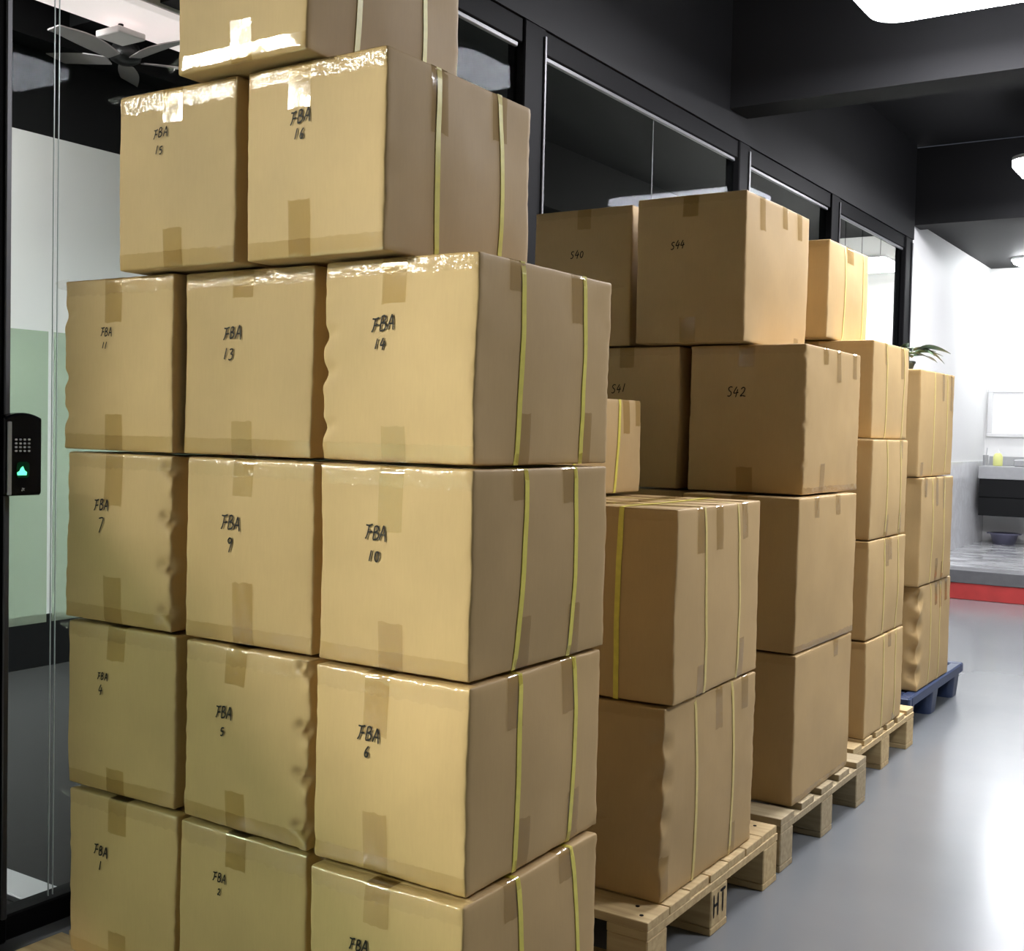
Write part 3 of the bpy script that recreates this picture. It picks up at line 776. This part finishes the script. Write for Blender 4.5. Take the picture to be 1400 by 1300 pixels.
GC = 'large plain cartons on the third pallet'
stack_carton('C1R', -1.1183, 3.2171, .15, .3589, .5277, .4340, .0092, 'bottom carton of the tall plain stack, on the pallet with gapped boards', GC, seed=41, edge_side=True, tabs=((.1, .05),))
stack_carton('C2R', -1.1236, 3.2184, .5840, .3589, .5258, .4465, -.0066, 'plain carton second from below in the tall plain stack', GC, seed=42, tabs=((-.12, .06), (.08, .06)), edge_side=True)
stack_carton('C3R', -1.156, 3.334, 1.0305, .3634, .525, .4448, 0, 'carton hand-marked S42 in the tall plain stack', GC, seed=43, tabs=((-.09, .05), (.03, .10), (.20, .08)), btabs=((-.10, .09),), text=('S42', -.029, .301, .030, -.02), dents=edge_dents(.3634, .525, .4448, 'R', (.92, .68, .46, .2), .004, .014), edge_side=True)
stack_carton('C4R', -1.3238, 3.2619, 1.4753, .3544, .5251, .4449, -.0085, 'carton hand-marked S44, top of the tall plain stack, side brightly lit', GC, seed=44, tabs=((-.14, .10), (.04, .07), (.17, .085)), btabs=((.17, .04),), text=('S44', -.040, .294, .024, .05))
stack_carton('C1L', -1.52, 3.30, .15, .3589, .5259, .4340, .003, 'bottom hidden carton behind the tall plain stack, glass side', GC, seed=45, front=False)
stack_carton('C2L', -1.53, 3.32, .5840, .3589, .5259, .4465, -.003, 'second hidden carton behind the tall plain stack, glass side', GC, seed=46, front=False)
stack_carton('C3L', -1.558, 3.334, 1.0305, .3589, .5259, .4448, 0, 'shaded carton hand-marked S41 beside carton S42', GC, seed=47, text=('S41', -.028, .310, .026, .06))
stack_carton('C4L', -1.7344, 3.3336, 1.4753, .3589, .5259, .4480, -.0017, 'shaded carton hand-marked S40 with a shiny tape tab, beside carton S44', GC, seed=48, text=('S40', -.018, .298, .024, .03), ftab=.006)

GD = 'strapped cartons on the fourth pallet'
DW = .45
stack_carton('D1', -1.1736, 4.0945, .15, DW, .4654, .3450, -.0088, 'lowest carton of the five carton stack on the fourth pallet', GD, 'card_d', ((-.03,), (.13,)), tabs=((.04, .05),), seed=51, btabs=((.12, .03),))
stack_carton('D2', -1.1778, 4.0948, .4950, DW, .4655, .3512, -.0092, 'second lowest carton of the five carton stack', GD, 'card_d', ((-.04,), (.13,)), tabs=((-.02, .10), (.02, .08)), seed=52)
stack_carton('D3', -1.179, 4.1053, .8462, DW, .4645, .3555, .0017, 'middle carton of the five carton stack', GD, 'card_d', ((-.05,), (.13,)), tabs=((.14, .07),), btabs=((-.04, .08), (.14, .08)), seed=53)
stack_carton('D4', -1.2113, 4.1949, 1.2017, DW, .4637, .3520, -.0024, 'second highest carton of the five carton stack', GD, 'card_d', ((-.07,), (.16,)), tabs=((-.08, .08), (.13, .12)), seed=54)
stack_carton('D5', -1.3546, 4.1068, 1.5537, DW, .4638, .3510, -.0042, 'highest carton of the five carton stack, brightly lit side', GD, 'card_d', ((-.06,), (.165,)), tabs=((-.02, .06), (.02, .06)), seed=55)

GE = 'strapped cartons on the blue pallet'
stack_carton('E1', -1.223, 5.0167, .15, .45, .5268, .4427, -.0027, 'lowest carton on the blue plastic pallet with crumpled edge', GE, 'card_d', ((-.09,), (.08,)), tabs=((0, .1), (.08, .12), (.18, .10)), seed=61, dents=edge_dents(.45, .5268, .4427, 'R', (.85, .6, .35, .15), .014, .05))
stack_carton('E2', -1.2207, 4.9732, .5927, .45, .5289, .4540, -.0078, 'middle carton on the blue plastic pallet', GE, 'card_d', ((-.09,), (.11,)), tabs=((-.2, .08), (-.02, .12), (.10, .14)), btabs=((0, .1), (.1, .08)), seed=62)
stack_carton('E3', -1.2381, 4.9677, 1.0467, .45, .5331, .4477, -.0226, 'top carton on the blue plastic pallet below the plants', GE, 'card_d', ((-.06,), (.15,)), tabs=((.08, .12), (.22, .16)), btabs=((-.22, .06),), seed=63)
stack_carton('E1L', -1.70, 4.99, .15, .45, .5268, .4427, .003, 'lowest hidden carton on the glass side of the blue pallet', GE, 'card_d', seed=64, front=False)
stack_carton('E2L', -1.70, 4.99, .5927, .45, .5268, .4540, -.003, 'middle hidden carton on the glass side of the blue pallet', GE, 'card_d', seed=65, front=False)
stack_carton('E3L', -1.715, 4.99, 1.0467, .45, .5268, .4477, 0, 'top hidden carton on the glass side of the blue pallet', GE, 'card_d', seed=66, front=False)

# ------------------------------------------------------------------ pallets
def pallet(x1, y0, LX, LY, mat, label, nboards=6, bw=.11, gap_solid=False, seed=1, lead=.0, rot=0.0):
    rn = random.Random(seed)
    root = empty('shipping_pallet', (x1 - LX / 2, y0 + LY / 2, 0), rot); tag(root, label, 'pallet', 'pallets under the cartons')
    hx, hy = LX / 2, LY / 2
    # deck boards run across the aisle (x), over three stringer boards (y), over nine blocks, over three bottom boards (x)
    pitch = (LY - bw) / (nboards - 1)
    for k in range(nboards):
        a = -hy + k * pitch; e = rn.uniform(-.004, .0) if k else 0
        MB().box(-hx + rn.uniform(0, .006), hx + e, a, a + bw, .130, .150, .0015).build('deck_board', M[mat], root)
    for cx in (-hx + .05, 0, hx - .05):
        MB().box(cx - .05, cx + .05, -hy, hy, .110, .130, .0015).build('stringer_board', M[mat], root)
        for cy in (-hy + .05, 0, hy - .05):
            wy = .05 + rn.uniform(-.002, .003)
            b = MB().box(cx - .05, cx + .05, cy - wy, cy + wy, .018, .110, .003).build('block', M[mat], root)
    for cy in (-hy + .05, 0, hy - .05):
        MB().box(-hx, hx, cy - .05, cy + .05, 0, .018, .002).build('bottom_board', M[mat], root)
    return root, hx, hy
pallet(-.985, 1.40, 1.075, .48, 'pine', 'pale wooden pallet under the numbered cartons', nboards=4, seed=1)
pb, hx, hy = pallet(-1.095, 2.262, 1.2, .785, 'pine', 'pale wooden pallet with HT stamped on its middle block', nboards=7, bw=.108, seed=2)
v, f = ribbon(strokes('HT', .0, .068, .056, 0, 0, None, .74), .008, lambda y, z: (hx + .0012, y, z))
o = mobj('stamp', v, f, M['ink'], pb); o['label'] = 'black HT stamp on the middle block'
nl = MB().lathe([(.005, 0), (.005, .0015), (.001, .002)], 8)
n0 = None
for (px, py) in ((hx - .03, -hy + .03), (hx - .06, -hy + .07), (hx - .05, hy - .04), (hx - .03, .02)):
    if n0 is None: n0 = nl.build('nail', M['frame'], pb, loc=(px, py, .1495))
    else: share('nail', n0, pb, (px, py, .1495))
pallet(-1.105, 3.10, 1.2, .80, 'pine_d', 'worn wooden pallet with gaps between its deck boards', nboards=5, bw=.105, seed=3)
pallet(-1.165, 3.955, 1.2, .79, 'pine', 'wooden pallet between the worn pallet and the blue pallet', nboards=6, bw=.095, seed=4)
# blue plastic pallet
bp_ = empty('shipping_pallet', (-1.80, 5.36, 0)); tag(bp_, 'blue plastic pallet with round feet at the far end of the row', 'pallet', 'pallets under the cartons')
hx, hy = .585, .49
rim = MB()
rim.box(-hx, hx, -hy, -hy + .05, .105, .15, .006).box(-hx, hx, hy - .05, hy, .105, .15, .006)
rim.box(-hx, -hx + .05, -hy + .05, hy - .05, .105, .15, .006).box(hx - .05, hx, -hy + .05, hy - .05, .105, .15, .006)
rim.build('deck_rim', M['blue'], bp_)
for k in range(9):
    y = -hy + .06 + k * (2 * hy - .12) / 9
    MB().box(-hx + .05, hx - .05, y, y + .07, .12, .148, .003).build('deck_slat', M['blue'], bp_)
MB().box(-hx + .04, hx - .04, -hy + .04, hy - .04, .106, .121, 0).build('deck_web', M['blue_d'], bp_)
ft = None
for cx in (-hx + .07, 0, hx - .07):
    for cy in (-hy + .08, 0, hy - .08):
        if ft is None:
            m = MB(); o1 = rrect(-.05, .05, -.06, .06, .03); o2 = rrect(-.06, .06, -.07, .07, .03); n = len(o1)
            m.add([(x, y, 0) for x, y in o1] + [(x, y, .108) for x, y in o2], [tuple(range(n))[::-1], tuple(range(n, 2 * n))] + [(k, (k + 1) % n, n + (k + 1) % n, n + k) for k in range(n)])
            ft = m.build('foot', M['blue'], bp_, loc=(cx, cy, 0))
        else: share('foot', ft, bp_, (cx, cy, 0))
hol = MB().lathe([(.035, 0), (.035, .0015), (.001, .0016)], 20)
h0 = hol.build('drain_hole', M['blue_d'], bp_, loc=(hx - .09, hy - .10, .1485))
share('drain_hole', h0, bp_, (hx - .09, -hy + .10, .1485))

# ------------------------------------------------------------------ plants on the blue pallet stack
def leaf_mesh(L, Wd, droop, fold=.18):
    v = []; f = []; n = 8
    for i in range(n + 1):
        t = i / n; wv = Wd * (math.sin(math.pi * min(1, t ** .75)) ** .9) * .5 + .0005
        x = L * t; z = -droop * t * t * L
        v += [(x, -wv, z + wv * fold), (x, 0, z), (x, wv, z + wv * fold)]
    for i in range(n):
        for k in range(2): f.append((i * 3 + k, i * 3 + k + 1, i * 3 + 4 + k, i * 3 + 3 + k))
    b = len(v); v += [(p[0], p[1], p[2] - .0012) for p in v]; f += [tuple(i + b for i in q)[::-1] for q in f]
    return v, f
def plant(loc, label, n, seed, spread, L0, potr=.06, poth=.05):
    rn = random.Random(seed)
    root = empty('potted_plant', loc); tag(root, label, 'plant', 'plants on the carton stack')
    MB().lathe([(potr * .75, 0), (potr, poth), (potr * 1.06, poth), (potr * 1.06, poth + .01), (potr * .95, poth + .01)], 20).build('pot', M['pot'], root)
    MB().lathe([(potr * .94, poth + .002), (potr * .4, poth + .009), (.002, poth + .010)], 16).build('soil', M['soil'], root)
    for k in range(n):
        a = 2 * math.pi * k / n + rn.uniform(-.3, .3); el = rn.uniform(.15, .8); ln = rn.uniform(.04, spread)
        base = Vector((0, 0, poth + .005)); tip = Vector((math.cos(a) * ln * math.cos(el), math.sin(a) * ln * math.cos(el), poth + .02 + ln * math.sin(el)))
        mid = (base + tip) / 2 + Vector((0, 0, .02))
        st = MB().tube([base, mid, tip], [.003, .0025, .002], 6).build('stem', M['stem'], root)
        L = L0 * rn.uniform(.7, 1.15)
        v, f = leaf_mesh(L, L * .42, rn.uniform(.1, .55))
        o = mobj('leaf', v, f, M['leaf'] if rn.random() < .65 else M['leaf2'], root, True)
        o.location = tip; o.rotation_euler = (rn.uniform(-.3, .3), -rn.uniform(-.2, .7), a + rn.uniform(-.3, .3))
    return root
plant((-1.375, 5.20, 1.494), 'leafy plant with drooping grey-green leaves on the blue pallet stack', 34, 5, .085, .110, .05, .035)
plant((-1.74, 5.30, 1.494), 'smaller plant peeking over the five carton stack', 9, 8, .09, .10)

# ------------------------------------------------------------------ sink corner
sk = empty('sink_unit', (-1.3, 12.04, 0)); tag(sk, 'grey sink counter with black drawers on the white end wall', 'sink unit')
top = MB().box(-1.08, 1.4, -.25, .27, .85, .97, .004)
top.build('counter_top', M['counter'], sk)
MB().box(-1.08, 1.4, .24, .27, .97, 1.06, .003).build('backsplash', M['counter'], sk)
MB().box(-.78, -.20, -.20, .16, .97, 1.04, .012).build('basin', M['counter'], sk)
MB().box(-1.075, 1.38, -.22, .27, .50, .85, .003).build('carcass', M['cab'], sk)
for (z0, z1) in ((.505, .672), (.678, .845)):
    for (x0, x1) in ((-1.072, .14), (.146, 1.378)):
        MB().box(x0, x1, -.236, -.221, z0, z1, .003).build('drawer', M['cab'], sk)
MB().tube([(-.49, .18, .97), (-.49, .18, 1.12), (-.49, .12, 1.15), (-.49, .04, 1.13)], .012, 8).build('faucet', M['alu'], sk)
mr = empty('wall_mirror', (-1.86, 12.325, 1.25)); tag(mr, 'white framed mirror on the end wall above the sink', 'mirror')
hw = .56
MB().box(-hw, hw, -.025, 0, 0, .035, .003).build('frame_bar', M['mframe'], mr); MB().box(-hw, hw, -.025, 0, .435, .47, .003).build('frame_bar', M['mframe'], mr)
MB().box(-hw, -hw + .05, -.025, 0, .035, .435, .003).build('frame_bar', M['mframe'], mr); MB().box(hw - .05, hw, -.025, 0, .035, .435, .003).build('frame_bar', M['mframe'], mr)
MB().box(-hw + .05, hw - .05, -.012, 0, .035, .435).build('glass_face', M['mirror'], mr)
sp = empty('soap_bottle', (-2.235, 11.93, .972)); tag(sp, 'yellow soap bottle on the grey sink counter', 'bottle')
MB().lathe([(.040, 0), (.044, .01), (.044, .09), (.030, .115), (.014, .125)], 20, sy=.7).build('bottle_body', M['soap'], sp, True)
MB().lathe([(.014, .122), (.014, .14), (.006, .142), (.006, .16), (.002, .161)], 12).build('pump', M['white'], sp)
cu = empty('toothbrush_cup', (-2.36, 12.0, .972)); tag(cu, 'small grey cup at the end of the sink counter', 'cup')
MB().lathe([(.022, 0), (.026, .10), (.024, .10), (.020, .006)], 16).build('cup_body', M['counter'], cu)
MB().tube([(0, 0, .02), (.012, 0, .17)], .004, 6).build('brush', M['key'], cu)
tb = empty('washing_tub', (-2.18, 12.08, .22)); tag(tb, 'grey-blue plastic washing tub on the marble floor', 'tub')
MB().lathe([(.10, 0), (.125, .09), (.14, .10), (.14, .108), (.118, .10), (.095, .008)], 28).build('tub_bowl', M['tub'], tb, True)
for s in (-1, 1):
    MB().box(s * .135 - .02, s * .135 + .02, -.03, .03, .095, .108, .003).build('handle', M['tub'], tb)
